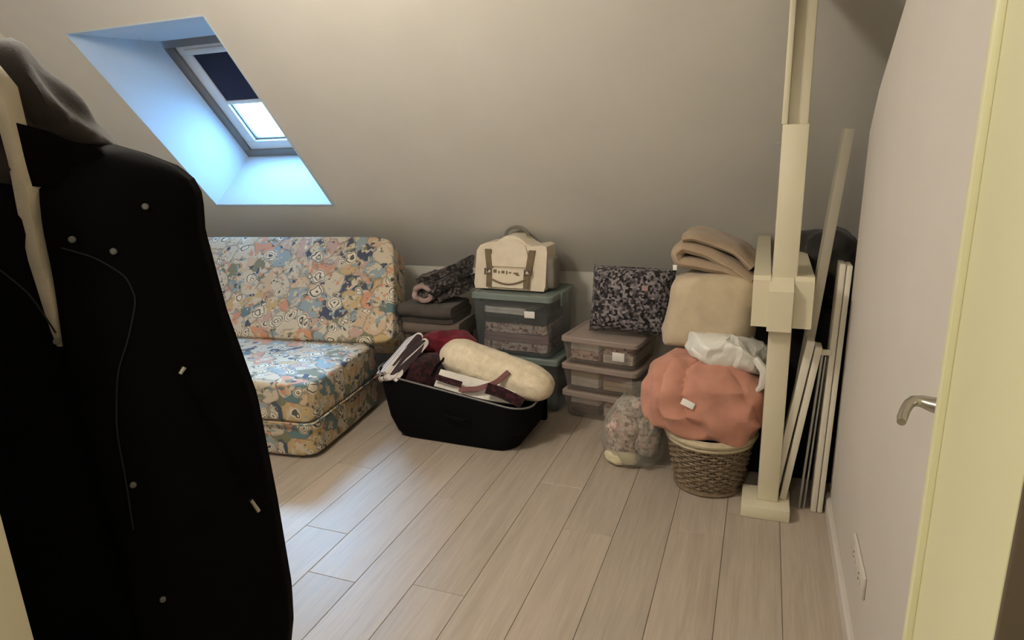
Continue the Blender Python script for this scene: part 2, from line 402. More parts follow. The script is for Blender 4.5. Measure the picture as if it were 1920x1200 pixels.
# outer roof skin keeps daylight out except through the window
A_ = [Vector((wx0, 3.591, 1.211)), Vector((wx1, 3.591, 1.211)), Vector((wx1, 2.716, 2.208)), Vector((wx0, 2.716, 2.208))]
D = 0.482
B_ = [Vector((wx0, 3.966, 1.527)), Vector((wx1, 3.966, 1.527)), Vector((wx1, 3.318, 2.240)), Vector((wx0, 3.318, 2.240))]
win = tag(empty('window_1'), 'roof window in a deep white shaft, dark blind half down', 'window', kind='structure')
bm = BM()
Av = [bm.verts.new(p) for p in A_]; Bv = [bm.verts.new(p) for p in B_]
for k in range(4): bm.faces.new((Av[k], Av[(k + 1) % 4], Bv[(k + 1) % 4], Bv[k]))
o = obj('window_reveal', bm, M['reveal'], win, False)
m_ = o.modifiers.new('thick', 'SOLIDIFY'); m_.thickness = 0.03; m_.offset = 1
bm = BM()                                                           # bright corner bead round the opening
for k in range(4):
    add_tube(bm, [A_[k] - NS * 0.001, A_[(k + 1) % 4] - NS * 0.001], 0.005, 6)
obj('corner_bead', bm, M['reveal'], win, True)
OW = B_[0].copy()
WM = Matrix.Translation(OW) @ Matrix(((1, 0, 0, 0), (0, US.y, NS.y, 0), (0, US.z, NS.z, 0), (0, 0, 0, 1)))
ww, wh = wx1 - wx0, (B_[3] - B_[0]).length
def wbox(name, rects, z0, z1, mat, bev=0.004):
    bm = BM()
    for (a, b, c, d) in rects: add_box(bm, a, b, c, d, z0, z1, bev, WM)
    return obj(name, bm, mat, win)
def ring(a, b, c, d, t, t2=None):
    return [(a, b, c, c + t), (a, b, d - t, d), (a, a + t, c + t, d - t), (b - t, b, c + t, d - t)]
wbox('window_frame', ring(-0.025, ww + 0.025, -0.025, wh + 0.025, 0.085), -0.004, 0.10, M['gasket'])
wbox('sash', ring(0.06, ww - 0.06, 0.045, wh - 0.045, 0.085), 0.01, 0.075, M['frame_white'])
wbox('glazing_bead', ring(0.145, ww - 0.145, 0.13, wh - 0.13, 0.012), 0.03, 0.05, M['gasket'], 0.002)
wbox('pane', [(0.14, ww - 0.14, 0.125, wh - 0.125)], 0.052, 0.058, M['pane'], 0.0)
wbox('blind', [(0.135, ww - 0.135, 0.475, wh - 0.10)], 0.022, 0.026, M['blind'], 0.0)
wbox('blind_cassette', [(0.12, ww - 0.12, wh - 0.125, wh - 0.085)], 0.0, 0.03, M['frame_white'])
wbox('blind_bar', [(0.13, ww - 0.13, 0.445, 0.475)], 0.016, 0.034, M['frame_white'])
bm = BM()                                                           # roof covering above the plaster
yo = 0.56
xs2, ss2 = [XL - 0.3, wx0, wx1, XR + 0.3], [-0.6, 0.62, 1.58, st + 0.3]
s_b = (B_[0] - P0).dot(US); s_t = (B_[3] - P0).dot(US); ss2[1], ss2[2] = s_b, s_t
for i in range(3):
    for j in range(3):
        if i == 1 and j == 1: continue
        bm.faces.new([bm.verts.new(sp(q[0], q[1], D + 0.02)) for q in ((xs2[i], ss2[j]), (xs2[i + 1], ss2[j]), (xs2[i + 1], ss2[j + 1]), (xs2[i], ss2[j + 1]))])
structure('roof', bm, M['gasket'], label='outer roof covering above the attic', cat='roof')
# flat ceiling, walls
bm = BM(); add_box(bm, XL, XR, -1.7, 2.45, 2.55, 2.63)
structure('ceiling_flat', bm, M['plaster'], label='flat ceiling above the doorway', cat='ceiling')
bm = BM(); prism(bm, [(-1.7, 0), (4.1, 0), (4.1, 0.75), (2.3, 2.75), (-1.7, 2.75)], 'x', XL - 0.1, XL)
structure('wall_left', bm, M['plaster'], label='left end wall of the attic', cat='wall')
bm = BM(); prism(bm, [(-1.7, 0), (4.1, 0), (4.1, 0.75), (2.3, 2.75), (-1.7, 2.75)], 'x', XR, XR + 0.1)
structure('wall_far_right', bm, M['plaster'], label='end wall behind the right partition', cat='wall')
bm = BM(); add_box(bm, XL, XR, -1.75, -1.65, 0, 2.6)
structure('wall_hall', bm, M['plaster'], label='hall wall behind the viewer', cat='wall')
# right partition: ends short of the slope, upper edge cut on a slant
WX = 0.335
bm = BM(); prism(bm, [(1.385, 0), (2.80, 0), (2.72, 1.55), (2.598, 1.682), (2.25, 1.905), (1.385, 2.460)], 'x', WX, WX + 0.09)
structure('wall_right', bm, M['plaster_pink'], label='smooth pinkish partition wall along the right', cat='wall')
bm = BM(); add_box(bm, 0.45, 0.54, 0.41, 1.42, 0, 2.56); add_box(bm, WX + 0.09, 0.54, 1.42, 1.50, 0, 2.44)
structure('wall_recess', bm, M['plaster_pink'], label='recess wall behind the opened door', cat='wall')
bm = BM(); prism(bm, [(0, 0), (0.016, 0), (0.016, 0.058), (0.010, 0.068), (0, 0.068)], 'y', 1.385, 2.80)
o = structure('baseboard_right', bm, M['plaster_pink'], label='low skirting board along the right partition', cat='baseboard')
o.scale = (-1, 1, 1); o.location = (WX, 0, 0)
# doorway wall, jamb linings, header
JX, JXL, JY0, JY1 = 0.100, -0.802, 0.283, 0.412
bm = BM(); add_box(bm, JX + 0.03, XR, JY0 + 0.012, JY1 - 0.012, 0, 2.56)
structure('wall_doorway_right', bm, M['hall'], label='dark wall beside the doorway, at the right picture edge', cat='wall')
bm = BM(); add_box(bm, XL, JXL - 0.03, JY0 + 0.012, JY1 - 0.012, 0, 2.56); add_box(bm, JXL - 0.03, JX + 0.03, JY0 + 0.012, JY1 - 0.012, 2.13, 2.56)
structure('wall_doorway_left', bm, M['plaster'], label='wall left of and above the doorway', cat='wall')
bm = BM(); add_box(bm, JX, JX + 0.03, JY0, JY1, 0, 2.1, 0.002)
add_box(bm, JX - 0.0035, JX + 0.004, 0.394, 0.402, 0, 2.1, 0.0012)
structure('trim_1', bm, M['jamb'], label='yellowish cream door jamb along the right picture edge', cat='door frame', smooth=True)
bm = BM(); add_box(bm, JXL - 0.03, JXL, JY0, JY1, 0, 2.1, 0.002)
structure('trim_2', bm, M['white_trim'], label='cream door jamb at the lower left picture corner', cat='door frame', smooth=True)
bm = BM(); add_box(bm, JXL - 0.03, JX + 0.03, JY0, JY1, 2.1, 2.13, 0.002)
structure('trim_3', bm, M['jamb'], label='head lining above the doorway', cat='door frame', smooth=True)
bm = BM(); add_box(bm, JX + 0.0005, JX + 0.11, JY0 - 0.004, JY0, 0, 2.2, 0.001)  # thin dark brown strip covering the hall-side jamb face
structure('trim_4', bm, M['hall'], label='dark brown strip on the hall side of the door jamb at the lower right picture corner', cat='door frame')
# door leaf opened into the room, hidden behind the jamb but for its lever
hx, hy, ex, ey = 0.150, 0.50, 0.352, 1.375
da = math.atan2(-(ex - hx), ey - hy)
door = tag(empty('door_1', (hx, hy, 0.008), da), 'opened door hidden behind the jamb, only its lever showing', 'door', kind='structure')
L = math.hypot(ex - hx, ey - hy)
bm = BM(); add_box(bm, 0.0, 0.04, 0, L, 0, 2.05, 0.002); obj('door_leaf', bm, M['white_trim'], door)
hd = L - 0.06
bm = BM()
add_tube(bm, [(0.0, hd, 1.048), (-0.006, hd, 1.048), (-0.009, hd, 1.048)], [0.026, 0.026, 0.022], 20)
add_tube(bm, [(-0.004, hd, 1.048), (-0.025, hd, 1.050), (-0.045, hd + 0.002, 1.053), (-0.056, hd - 0.004, 1.053), (-0.063, hd - 0.018, 1.050),
              (-0.067, hd - 0.040, 1.044), (-0.069, hd - 0.062, 1.038), (-0.069, hd - 0.075, 1.035)],
         [0.0155, 0.0145, 0.0115, 0.0105, 0.0095, 0.009, 0.009, 0.0075], 14)
obj('door_handle', bm, M['steel'], door)['label'] = 'brushed steel lever handle'

# ------------------------------------------------------------------ roof post with its clamp beams
post = tag(empty('post'), 'cream painted timber roof post with cross beams, right of centre', 'post', kind='structure')
MW = M['white_trim']
bm = BM(); add_box(bm, -0.015, 0.176, 2.612, 2.80, 0.0, 0.055, 0.005); obj('base_block', bm, MW, post)
bm = BM(); add_box(bm, 0.047, 0.130, 2.672, 2.765, 0.055, 2.30, 0.006); obj('shaft', bm, MW, post)
bm = BM(); add_box(bm, 0.044, 0.132, 2.625, 2.672, 0.99, 1.585, 0.004); obj('front_plank', bm, MW, post)
bm = BM(); add_box(bm, 0.040, 0.060, 2.640, 2.680, 1.585, 2.26, 0.004); obj('edge_strip', bm, MW, post)
bm = BM(); prism(bm, [(2.565, 0.83), (2.672, 0.83), (2.672, 1.03), (2.615, 1.03), (2.565, 0.985)], 'x', 0.036, 0.122); bevel_all(bm, 0.003); obj('tenon_block', bm, MW, post)
def beam(x0, x1):
    bm = BM(); prism(bm, [(2.60, 0.838), (3.82, 0.838), (3.72, 1.035), (2.615, 1.035), (2.60, 1.02)], 'x', x0, x1); bevel_all(bm, 0.004)
    obj('cross_beam', bm, MW, post)
beam(-0.022, 0.040); beam(0.124, 0.192)
bm = BM(); add_tube(bm, [(0.044, 2.645, 1.52), (0.036, 2.645, 1.52), (0.030, 2.645, 1.517), (0.028, 2.645, 1.525)], 0.0035, 8)
obj('hook', bm, M['zinc'], post)
# wall socket
bm = BM(); add_box(bm, WX - 0.010, WX, 1.82, 2.06, 0.262, 0.335, 0.004)
sk = tag(obj('wall_socket', bm, M['plaster_pink']), 'wall-coloured double socket plate low on the right partition', 'socket')
for yc in (1.885, 1.995):
    b = BM()
    add_tube(b, [(WX - 0.0115, yc, 0.298), (WX - 0.0095, yc, 0.298)], 0.027, 20); o = obj('outlet', b, M['plaster_pink'], sk)
    for dz in (-0.009, 0.009):
        b = BM(); add_tube(b, [(WX - 0.013, yc, 0.298 + dz), (WX - 0.011, yc, 0.298 + dz)], 0.003, 8); obj('pin_hole', b, M['black_plastic'], o)

# ------------------------------------------------------------------ white boards leaning beside the post
def board(name, bot, top, wid, dep, mat, label, cat='board', group='white boards leaning beside the post', rot=0.0):
    """long board: bot and top are its front lower and upper ends (x, y, z of the left front edge)"""
    b0, b1 = Vector(bot), Vector(top); ax = (b1 - b0); Ln = ax.length; ax.normalize()
    yv = Vector((0, 1, 0)) - ax * ax.y; yv.normalize(); xv = yv.cross(ax)
    o = empty_mat = None
    bm = BM(); add_box(bm, 0, wid, 0, dep, 0, Ln, 0.003)
    o = obj(name, bm, mat); o.matrix_world = Matrix.Translation(b0) @ Matrix((xv, yv, ax)).transposed().to_4x4()
    return tag(o, label, cat, group)
WB = M['white_board']
board('white_board', (0.126, 2.815, 0.002), (0.262, 2.815, 1.565), 0.036, 0.10, WB, 'tallest white board, its top leaning on the right partition edge')
board('white_board', (0.094, 2.700, 0.058), (0.190, 2.700, 0.765), 0.030, 0.075, WB, 'short white board leaning right from the post foot, nearest the post')
board('white_board', (0.136, 2.705, 0.058), (0.222, 2.705, 0.740), 0.026, 0.075, WB, 'second short white board from the post, in front of the tall one')
board('white_board', (0.262, 2.735, 0.002), (0.283, 2.735, 1.065), 0.022, 0.10, WB, 'upright white board beside the wall, left one of the close pair')
board('white_board', (0.287, 2.735, 0.002), (0.308, 2.735, 1.060), 0.020, 0.10, WB, 'upright white board flat against the right wall, last of the row')
board('metal_rail', (0.212, 2.742, 0.002), (0.248, 2.742, 0.700), 0.010, 0.02, M['zinc'], 'thin grey metal rail leaning between the white boards', 'rail', 'metal rails between the white boards')
board('metal_rail', (0.232, 2.748, 0.002), (0.262, 2.748, 0.690), 0.008, 0.02, M['zinc'], 'slimmer metal rail just left of the upright white boards', 'rail', 'metal rails between the white boards')
bm = BM(); add_box(bm, 0.228, 0.283, 2.728, 2.745, 0.700, 0.722, 0.003)
tag(obj('clip_bracket', bm, WB), 'pale bracket joining rails to the upright white board', 'bracket')
bm = BM(); add_box(bm, -0.03, 0.44, 3.02, 3.075, 0.0, 0.80, 0.012, seg=3)
t = tag(obj('flat_case', bm, M['black_case']), 'black flat case standing behind the post and boards', 'case')
bm = BM(); add_tube(bm, [(0.12, 3.045, 0.80), (0.13, 3.045, 0.83), (0.20, 3.045, 0.835), (0.21, 3.045, 0.80)], 0.008, 8); obj('handle', bm, M['black_case'], t)
soft('shade_bundle', (0.285, 3.255, 0.960), (0.130, 0.13, 0.165), M['shade_cloth'], amp=0.030, freq=9, ridge=0.026, seed=4, e1=0.75, e2=0.6)  # grey bundle made larger and darker to stand in for the corner's shade
tag(bpy.data.objects['shade_bundle'], 'dark grey cloth bundle, enlarged to stand in for corner shade, behind the cross beam by the tall board', 'cloth')
bm = BM(); add_box(bm, 0.20, 0.43, 3.11, 3.38, 0.0, 0.80, 0.02, seg=3)
t = tag(obj('dark_crate', bm, M['black_case']), 'black crate in the dark corner beneath the grey bundle', 'crate')
bm = BM(); add_box(bm, 0.19, 0.44, 3.10, 3.39, 0.76, 0.80, 0.008); obj('rim', bm, M['black_case'], t)

# ------------------------------------------------------------------ floral fold-out sofa
sofa = thing('sofa', 'floral patterned fold-out sofa under the skylight', 'sofa', (-2.08, 2.475, 0), rad(6))
FL = M['floral']
def mattress(name, x0, x1, y0, y1, z0, z1, seed, rot=None, at=None, taper=0.0, r=0.16):
    bm = BM(); hx_, hy_, hz_ = (x1 - x0) / 2, (y1 - y0) / 2, (z1 - z0) / 2
    add_soft(bm, (hx_, hy_, hz_), e1=r, e2=r * 0.8, amp=0.008, freq=5, seed=seed, nu=112, nv=40)
    for v in bm.verts:
        if taper: v.co.x += taper * (v.co.z / hz_) * max(0, v.co.x / hx_)
    o = obj(name, bm, FL, sofa, loc=((x0 + x1) / 2, (y0 + y1) / 2, (z0 + z1) / 2))
    if rot: o.rotation_euler = rot
    if at: o.location = at
    return o
mattress('base_cushion', -1.60, 0.0, 0.02, 0.80, 0.012, 0.215, 1)
mattress('seat_cushion', -1.60, 0.01, 0.0, 0.80, 0.205, 0.432, 2)
bk = mattress('backrest', -0.83, 0.85, -0.115, 0.115, -0.36, 0.36, 3, rot=(rad(-38), 0, 0), at=(-0.745, 0.965, 0.665), taper=-0.075, r=0.15)
bm = BM()
def rr(x0, x1, y0, y1, z, r=0.05, n=5):
    out = []
    for (cx, cy, a) in ((x1 - r, y0 + r, -90), (x1 - r, y1 - r, 0), (x0 + r, y1 - r, 90), (x0 + r, y0 + r, 180)):
        for k in range(n + 1):
            t_ = rad(a + 90 * k / n); out.append(Vector((cx + r * cos(t_), cy + r * sin(t_), z)))
    return out
pts = rr(-1.603, 0.008, 0.0, 0.80, 0.21); add_tube(bm, pts + [pts[0]], 0.006, 6, cap=False); obj('piping', bm, FL, sofa)
for (fx, fy) in ((-0.08, 0.10), (-1.50, 0.10), (-0.08, 0.72), (-1.50, 0.72)):
    bm = BM(); add_tube(bm, [(fx, fy, 0), (fx, fy, 0.03)], 0.03, 12); obj('foot', bm, M['black_plastic'], sofa)

# ------------------------------------------------------------------ black fabric suitcase, open, with its contents
sc_ = thing('suitcase', 'open black fabric suitcase full of linen, on the floor beside the sofa', 'suitcase', (-1.50, 3.05, 0), rad(-1.5))
def case_ring(z, grow, r=0.11, tilt=0.0):
    out = []
    for p in rr(-0.375 - grow, 0.385 + grow, -0.175 - grow * 0.35, 0.185 + grow * 0.4, 0, r, 7):
        q = p.copy(); q.z = z - tilt * p.x * (z / 0.30)
        q += Vector((nz(q, 6, 2), nz(q, 6, 4), 0)) * 0.008
        out.append(q)
    return out
bm = BM()
rings = [case_ring(0.0, -0.05), case_ring(0.004, -0.02), case_ring(0.03, 0.0)] + [case_ring(z, 0.02 + (z - 0.03) * 0.17, tilt=0.13) for z in (0.09, 0.16, 0.23, 0.29, 0.315)]
rings += [[v + Vector((-v.x * 0.03, -v.y * 0.06, 0.002)) for v in rings[-1]]]
rings += [[Vector((v.x * 0.95, v.y * 0.90, v.z - 0.16)) for v in rings[-2]]]
add_loft(bm, rings, cap0=True, cap1=True); obj('shell', bm, M['suit'], sc_)
bm = BM(); pts = case_ring(0.318, 0.072, tilt=0.13); add_tube(bm, pts + [pts[0]], 0.005, 6, cap=False); obj('zip_edge', bm, M['suit_trim'], sc_)
bm = BM(); add_tube(bm, [(0.0, -0.20, 0.19), (0.02, -0.225, 0.185), (0.12, -0.228, 0.18), (0.14, -0.205, 0.178)], 0.009, 8); obj('carry_handle', bm, M['suit'], sc_)
for fx in (-0.28, 0.28):
    bm = BM(); add_box(bm, fx - 0.03, fx + 0.03, -0.16, -0.12, -0.0, 0.02, 0.004); obj('foot', bm, M['black_plastic'], sc_)
bm = BM(); add_box(bm, -0.40, 0.41, 0.225, 0.262, 0.02, 0.22, 0.015, seg=3); obj('lid', bm, M['suit'], sc_)
# contents
bm = BM()
n_ = 46
for j in range(1):
    rings = []
    for i in range(n_ + 1):
        u = i / n_; x = -0.36 + 0.70 * u
        e = (1 - abs(2 * u - 1) ** 5) ** 0.5 if 0 < u < 1 else 0.02
        ring_ = []
        for k in range(40):
            th = 2 * PI * k / 40
            r_ = (0.105 - 0.006 * u) * max(0.03, e) * (1 + 0.10 * nz((x * 1.5, cos(th), sin(th)), 2.6, 3) + 0.05 * nz((x * 9, cos(th) * 1.5, sin(th) * 1.5), 2.2, 8) + 0.05 * max(0, sin(th * 2 + x * 3)) ** 6)
            ring_.append(Vector((x, r_ * 1.15 * cos(th), r_ * sin(th))))
        rings.append(ring_)
    add_loft(bm, rings, cap0=True, cap1=True)
o = obj('rolled_blanket', bm, M['cream_cloth'], loc=(-1.295, 3.075, 0.372)); o.rotation_euler = (0, rad(10.5), rad(-9))
tag(o, 'cream quilted blanket rolled up on top of the open suitcase', 'blanket')
o = folded('striped_cloth', (-1.80, 3.00, 0.385), 0.17, 0.30, 4, 0.022, M['stripe'], rot=(rad(36), rad(-22), rad(-38)), amp=0.003, seed=3)
tag(o, 'white cloth with dark stripes tilted against the sofa, left end of suitcase', 'cloth')
o = soft('maroon_knit', (-1.735, 3.02, 0.345), (0.125, 0.105, 0.085), M['maroon'], amp=0.012, freq=10, ridge=0.008, seed=6, e1=0.6, e2=0.6, rot=(0, rad(-14), 0))
tag(o, 'very dark maroon knit garment in the left end of the suitcase', 'garment')
o = soft('red_garment', (-1.655, 3.235, 0.43), (0.165, 0.085, 0.085), M['red'], amp=0.015, freq=11, ridge=0.014, seed=8, e1=0.7, e2=0.6)
tag(o, 'crumpled dark red garment behind the rolled cream blanket', 'garment')
def strip(name, pts, w, th, mat, label, cat, seed=0, group=None):
    """a limp cloth strip lying along pts"""
    P = [Vector(p) for p in pts]; bm = BM(); rings = []
    dn = []
    for i in range(len(P) - 1):
        for k in range(8): dn.append(P[i].lerp(P[i + 1], k / 8))
    dn.append(P[-1])
    for i in range(2, len(dn) - 2): dn[i] = (dn[i - 2] + dn[i - 1] + dn[i] + dn[i + 1] + dn[i + 2]) / 5
    for i, p in enumerate(dn):
        t_ = (dn[min(i + 1, len(dn) - 1)] - dn[max(i - 1, 0)]).normalized(); b = t_.cross(Vector((0, -0.75, 0.66))).normalized(); n2 = b.cross(t_)
        ring_ = []
        for (a, c) in ((-1, -1), (-0.5, -1), (0, -1), (0.5, -1), (1, -1), (1, 1), (0.5, 1), (0, 1), (-0.5, 1), (-1, 1)):
            q = nz((p.x, p.y + a, p.z), 16, seed) * 0.006
            ring_.append(p + b * (a * w / 2) + n2 * (c * th / 2 + q))
        rings.append(ring_)
    add_loft(bm, rings, cap0=True, cap1=True)
    return tag(obj(name, bm, mat), label, cat, group)
strip('white_cloth', [(-1.58, 2.93, 0.352), (-1.46, 2.925, 0.335), (-1.30, 2.92, 0.312), (-1.14, 2.935, 0.30)], 0.10, 0.018, M['white_cloth'], 'white cotton cloth edge hanging over the front rim of the suitcase', 'cloth', 1)
strip('dark_lace', [(-1.57, 2.888, 0.375), (-1.50, 2.885, 0.362), (-1.42, 2.885, 0.348)], 0.03, 0.012, M['maroon'], 'dark lace scrap at the left of the white cloth edge', 'cloth', 2)
strip('mauve_ribbon', [(-1.43, 2.875, 0.325), (-1.33, 2.872, 0.335), (-1.23, 2.895, 0.372), (-1.18, 2.955, 0.418)], 0.028, 0.006, M['ribbon'], 'mauve ribbon running up onto the rolled cream blanket', 'ribbon', 3)
strip('dark_strap', [(-1.27, 2.868, 0.350), (-1.20, 2.868, 0.338), (-1.12, 2.872, 0.305), (-1.08, 2.875, 0.285)], 0.055, 0.014, M['maroon'], 'dark maroon strap below the rolled blanket, right of the ribbon', 'strap', 4)
strip('black_cord', [(-1.535, 3.165, 0.500), (-1.565, 3.06, 0.462), (-1.60, 2.96, 0.405), (-1.60, 2.90, 0.375)], 0.010, 0.008, M['suit'], 'thin black cord across the left end of the cream roll', 'cord', 5)

# ------------------------------------------------------------------ stack of dark clothes between sofa and boxes
dk = [('taupe', 0.38, 0.34), ('dark_grey', 0.37, 0.33), ('taupe', 0.38, 0.34), ('dark_grey', 0.37, 0.33), ('taupe', 0.37, 0.32), ('dark_grey', 0.36, 0.31)]
dl = ['bottom garment of the dark folded stack beside the sofa back', 'second garment up in the dark folded stack beside the sofa', 'taupe garment in the middle of the dark folded stack',
      'dark grey folded garment above the middle of the dark stack', 'folded taupe garment second from the top of the dark stack', 'dark grey folded garment topping the stack, under the mottled knit']
z = 0.0
for k, (m_, w_, d_) in enumerate(dk):
    h_ = 0.105
    o = folded('folded_garment', (-1.858 + 0.010 * sin(k * 2.1), 3.50 + 0.012 * cos(k * 3.3), z), w_, d_, 3, h_ / 3, M[m_], rz=0.05 * sin(k * 5), seed=k, amp=0.007)
    tag(o, dl[k], 'garment', 'dark folded clothes beside the sofa'); z += h_
o = folded('mottled_knit', (-1.765, 3.545, 0.655), 0.27, 0.27, 4, 0.048, M['dark_fur'], rot=(rad(4), rad(-19), rad(-8)), amp=0.030, seed=12)
tag(o, 'mottled black knit heaped on the dark folded stack', 'garment')
bm = BM(); rings = []
for (yy, ro) in ((-0.075, 0.030), (-0.082, 0.040), (-0.078, 0.052), (-0.03, 0.058), (0.04, 0.054), (0.08, 0.03)):
    rings.append([Vector((ro * 1.25 * cos(2 * PI * k / 32) * (1 + 0.22 * nz((cos(2 * PI * k / 32), sin(2 * PI * k / 32), yy * 8), 1.7, 14)), yy + 0.008 * sin(k * 0.9),
                          ro * sin(2 * PI * k / 32) * (1 + 0.22 * nz((cos(2 * PI * k / 32), sin(2 * PI * k / 32), yy * 8), 1.7, 19)))) for k in range(32)])
rings.insert(0, [Vector((v.x * 0.9, v.y + 0.06, v.z * 0.9)) for v in rings[0]])
add_loft(bm, rings, cap0=True, cap1=True)
o = obj('rolled_garment', bm, M['rose'], loc=(-1.905, 3.445, 0.692)); o.rotation_euler = (rad(-6), rad(10), rad(14))
tag(o, 'dusty rose rolled garment at the left end of the mottled knit', 'garment')

# ------------------------------------------------------------------ clear storage boxes
def tote(name, label, loc, rz, w, d, h, body, lidm, group=None, lid_h=0.028, r=0.03, clips=True):
    t = thing(name, label, 'storage box', loc, rz, group)
    bm = BM(); ins = 0.022
    R0 = rr(-w / 2 + ins + 0.01, w / 2 - ins - 0.01, ins + 0.01, d - ins - 0.01, 0.004, r)
    R1 = rr(-w / 2 + ins, w / 2 - ins, ins, d - ins, 0.014, r); R2 = rr(-w / 2 + 0.006, w / 2 - 0.006, 0.006, d - 0.006, h - lid_h, r)
    R3 = rr(-w / 2 + 0.010, w / 2 - 0.010, 0.010, d - 0.010, h - lid_h, r); R4 = rr(-w / 2 + ins + 0.004, w / 2 - ins - 0.004, ins + 0.004, d - ins - 0.004, 0.018, r)
    add_loft(bm, [R0, R1, R2, R3, R4], cap0=True, cap1=True); obj('body', bm, body, t)
    bm = BM()
    q = [rr(-w / 2 + g, w / 2 - g, g, d - g, z_, r) for (g, z_) in ((0.006, h - lid_h), (0.0, h - lid_h), (0.0, h - 0.006), (0.006, h), (0.022, h), (0.028, h - 0.007))]
    add_loft(bm, q, cap1=True, cap0=True); obj('lid', bm, lidm, t)
    if clips:
        for sx in (-1, 1):
            bm = BM(); add_box(bm, sx * (w / 2 - 0.004), sx * (w / 2 + 0.010), d * 0.36, d * 0.64, h - lid_h - 0.05, h - 0.004, 0.004); obj('clip', bm, lidm, t)
    return t
SB = (-0.815, 3.375, 0); SR = rad(-9)
def in_box(base, rz, x, y, z): return Vector(base) + Matrix.Rotation(rz, 3, 'Z') @ Vector((x, y, z))
bh = 0.163
nm = ['bottom', 'middle', 'top']
for k in range(3):
    t = tote('storage_box', ['bottom clear box of the stack of three under the spotted cushion', 'middle clear box of the stack of three under the spotted cushion',
             'top clear box of the stack, carrying the spotted cushion'][k], (SB[0], SB[1], k * bh), SR, 0.46, 0.40, bh, M['clear_box'], M['pink_lid'], 'stack of three clear boxes', clips=False)
    cols = [('taupe', 'white_cloth', 'pink_mix'), ('white_cloth', 'beige', 'rose'), ('pink_mix', 'white_cloth', 'pink_mix')][k]
    for c_ in range(2):
        hh = (bh - 0.055) / 2
        for xx, mi in ((-0.10, c_), (0.10, c_ + 1)):
            o = folded('boxed_garment', in_box((SB[0], SB[1], k * bh + 0.021 + c_ * (hh + 0.002)), SR, xx, 0.20, 0), 0.185, 0.32, 2, hh / 2, M[cols[mi % 3]], rz=SR, seed=k * 7 + c_ + xx * 10, amp=0.003)
            tag(o, 'folded garment seen through the %s box of the stack, %s layer, %s half' % (nm[k], ('lower', 'upper')[c_], 'sofa-side' if xx < 0 else 'basket-side'), 'garment', 'clothes inside the clear boxes')
    if k == 2:
        bm = BM(); add_box(bm, 0.085, 0.155, 0.0055, 0.0095, 0.055, 0.105, 0.0015); lb = obj('label', bm, M['label_white'], t); lb['label'] = 'pale blank label'
# teal-lidded boxes
TB = (-1.345, 3.425); TR = rad(-4)
for k, (z0_, h_) in enumerate(((0.0, 0.335), (0.335, 0.375))):
    t = tote('lidded_tote', ['lower grey-lidded tote behind the suitcase, mostly hidden', 'clear tote with grey-teal lid carrying the cream backpack'][k],
             (TB[0] + 0.03 * (1 - k), TB[1] - 0.005 * k, z0_), TR, 0.52, 0.40, h_, M['teal_box'], M['teal_lid'], 'grey-lidded totes', lid_h=0.034)
zz = 0.335 + 0.022
tc = [('pink_mix', 0.42, 0.33, 0.05, -0.005, 'lowest layer'), ('rose', 0.42, 0.32, 0.055, 0, 'second layer'), ('pink_mix', 0.40, 0.32, 0.055, 0, 'third layer'), ('dark_grey', 0.40, 0.31, 0.055, 0, 'fourth layer')]
for k, (m_, w_, d_, h_, dx, nm_) in enumerate(tc):
    o = folded('boxed_garment', in_box((TB[0], TB[1], zz), TR, dx, 0.20, 0), w_, d_, 2, h_ / 2, M[m_], rz=TR, seed=20 + k, amp=0.005)
    tag(o, 'folded %s garment in the grey-teal tote, %s' % ({'rose': 'rose', 'pink_mix': 'pink patterned', 'dark_grey': 'dark grey'}[m_], nm_), 'garment', 'clothes inside the grey-teal tote'); zz += h_ + 0.001
o = folded('boxed_garment', in_box((TB[0], TB[1], zz), TR, -0.06, 0.19, 0), 0.28, 0.28, 2, 0.02, M['white_cloth'], rz=TR - 0.1, seed=31)
tag(o, 'folded white garment on top inside the grey-teal tote', 'garment', 'clothes inside the grey-teal tote')
bm = BM(); add_box(bm, 0.09, 0.155, 0.002, 0.006, 0.245, 0.285, 0.0015); lb = obj('label', bm, M['label_white'], t); lb['label'] = 'white blank label'

# ------------------------------------------------------------------ cream backpack on the tote
bp = thing('backpack', 'cream canvas backpack with brown straps on the grey-lidded tote', 'backpack', (-1.39, 3.53, 0.711), rad(-3))
out = [(-0.222, 0.004), (0.222, 0.004), (0.230, 0.03), (0.232, 0.225), (0.226, 0.258), (0.200, 0.268), (0.135, 0.258), (0.100, 0.275), (0.060, 0.305), (0.020, 0.318), (-0.030, 0.316), (-0.065, 0.298),
       (-0.085, 0.283), (-0.160, 0.274), (-0.200, 0.258), (-0.222, 0.225), (-0.230, 0.03)]
bm = BM(); prism(bm, out, 'y', 0.0, 0.15); bevel_all(bm, 0.022, 4, 40)
for v in bm.verts: v.co.y += v.co.z * 0.18 + 0.006 * nz(v.co, 9, 1)
obj('body', bm, M['pack'], bp)
def on(y, z): return y + z * 0.18
bm = BM(); fl = [(-0.115, 0.140), (0.115, 0.140), (0.120, 0.20), (0.10, 0.262), (0.04, 0.296), (-0.04, 0.296), (-0.10, 0.262), (-0.120, 0.20)]
prism(bm, fl, 'y', -0.012, 0.004); bevel_all(bm, 0.005, 2)
for v in bm.verts: v.co.y = on(v.co.y, v.co.z)
obj('flap', bm, M['pack'], bp)
bm = BM(); prism(bm, [(-0.13, 0.02), (0.13, 0.02), (0.135, 0.10), (0.12, 0.128), (-0.12, 0.128), (-0.135, 0.10)], 'y', -0.022, 0.004); bevel_all(bm, 0.009, 3)
for v in bm.verts: v.co.y = on(v.co.y, v.co.z)
obj('front_pocket', bm, M['pack'], bp)
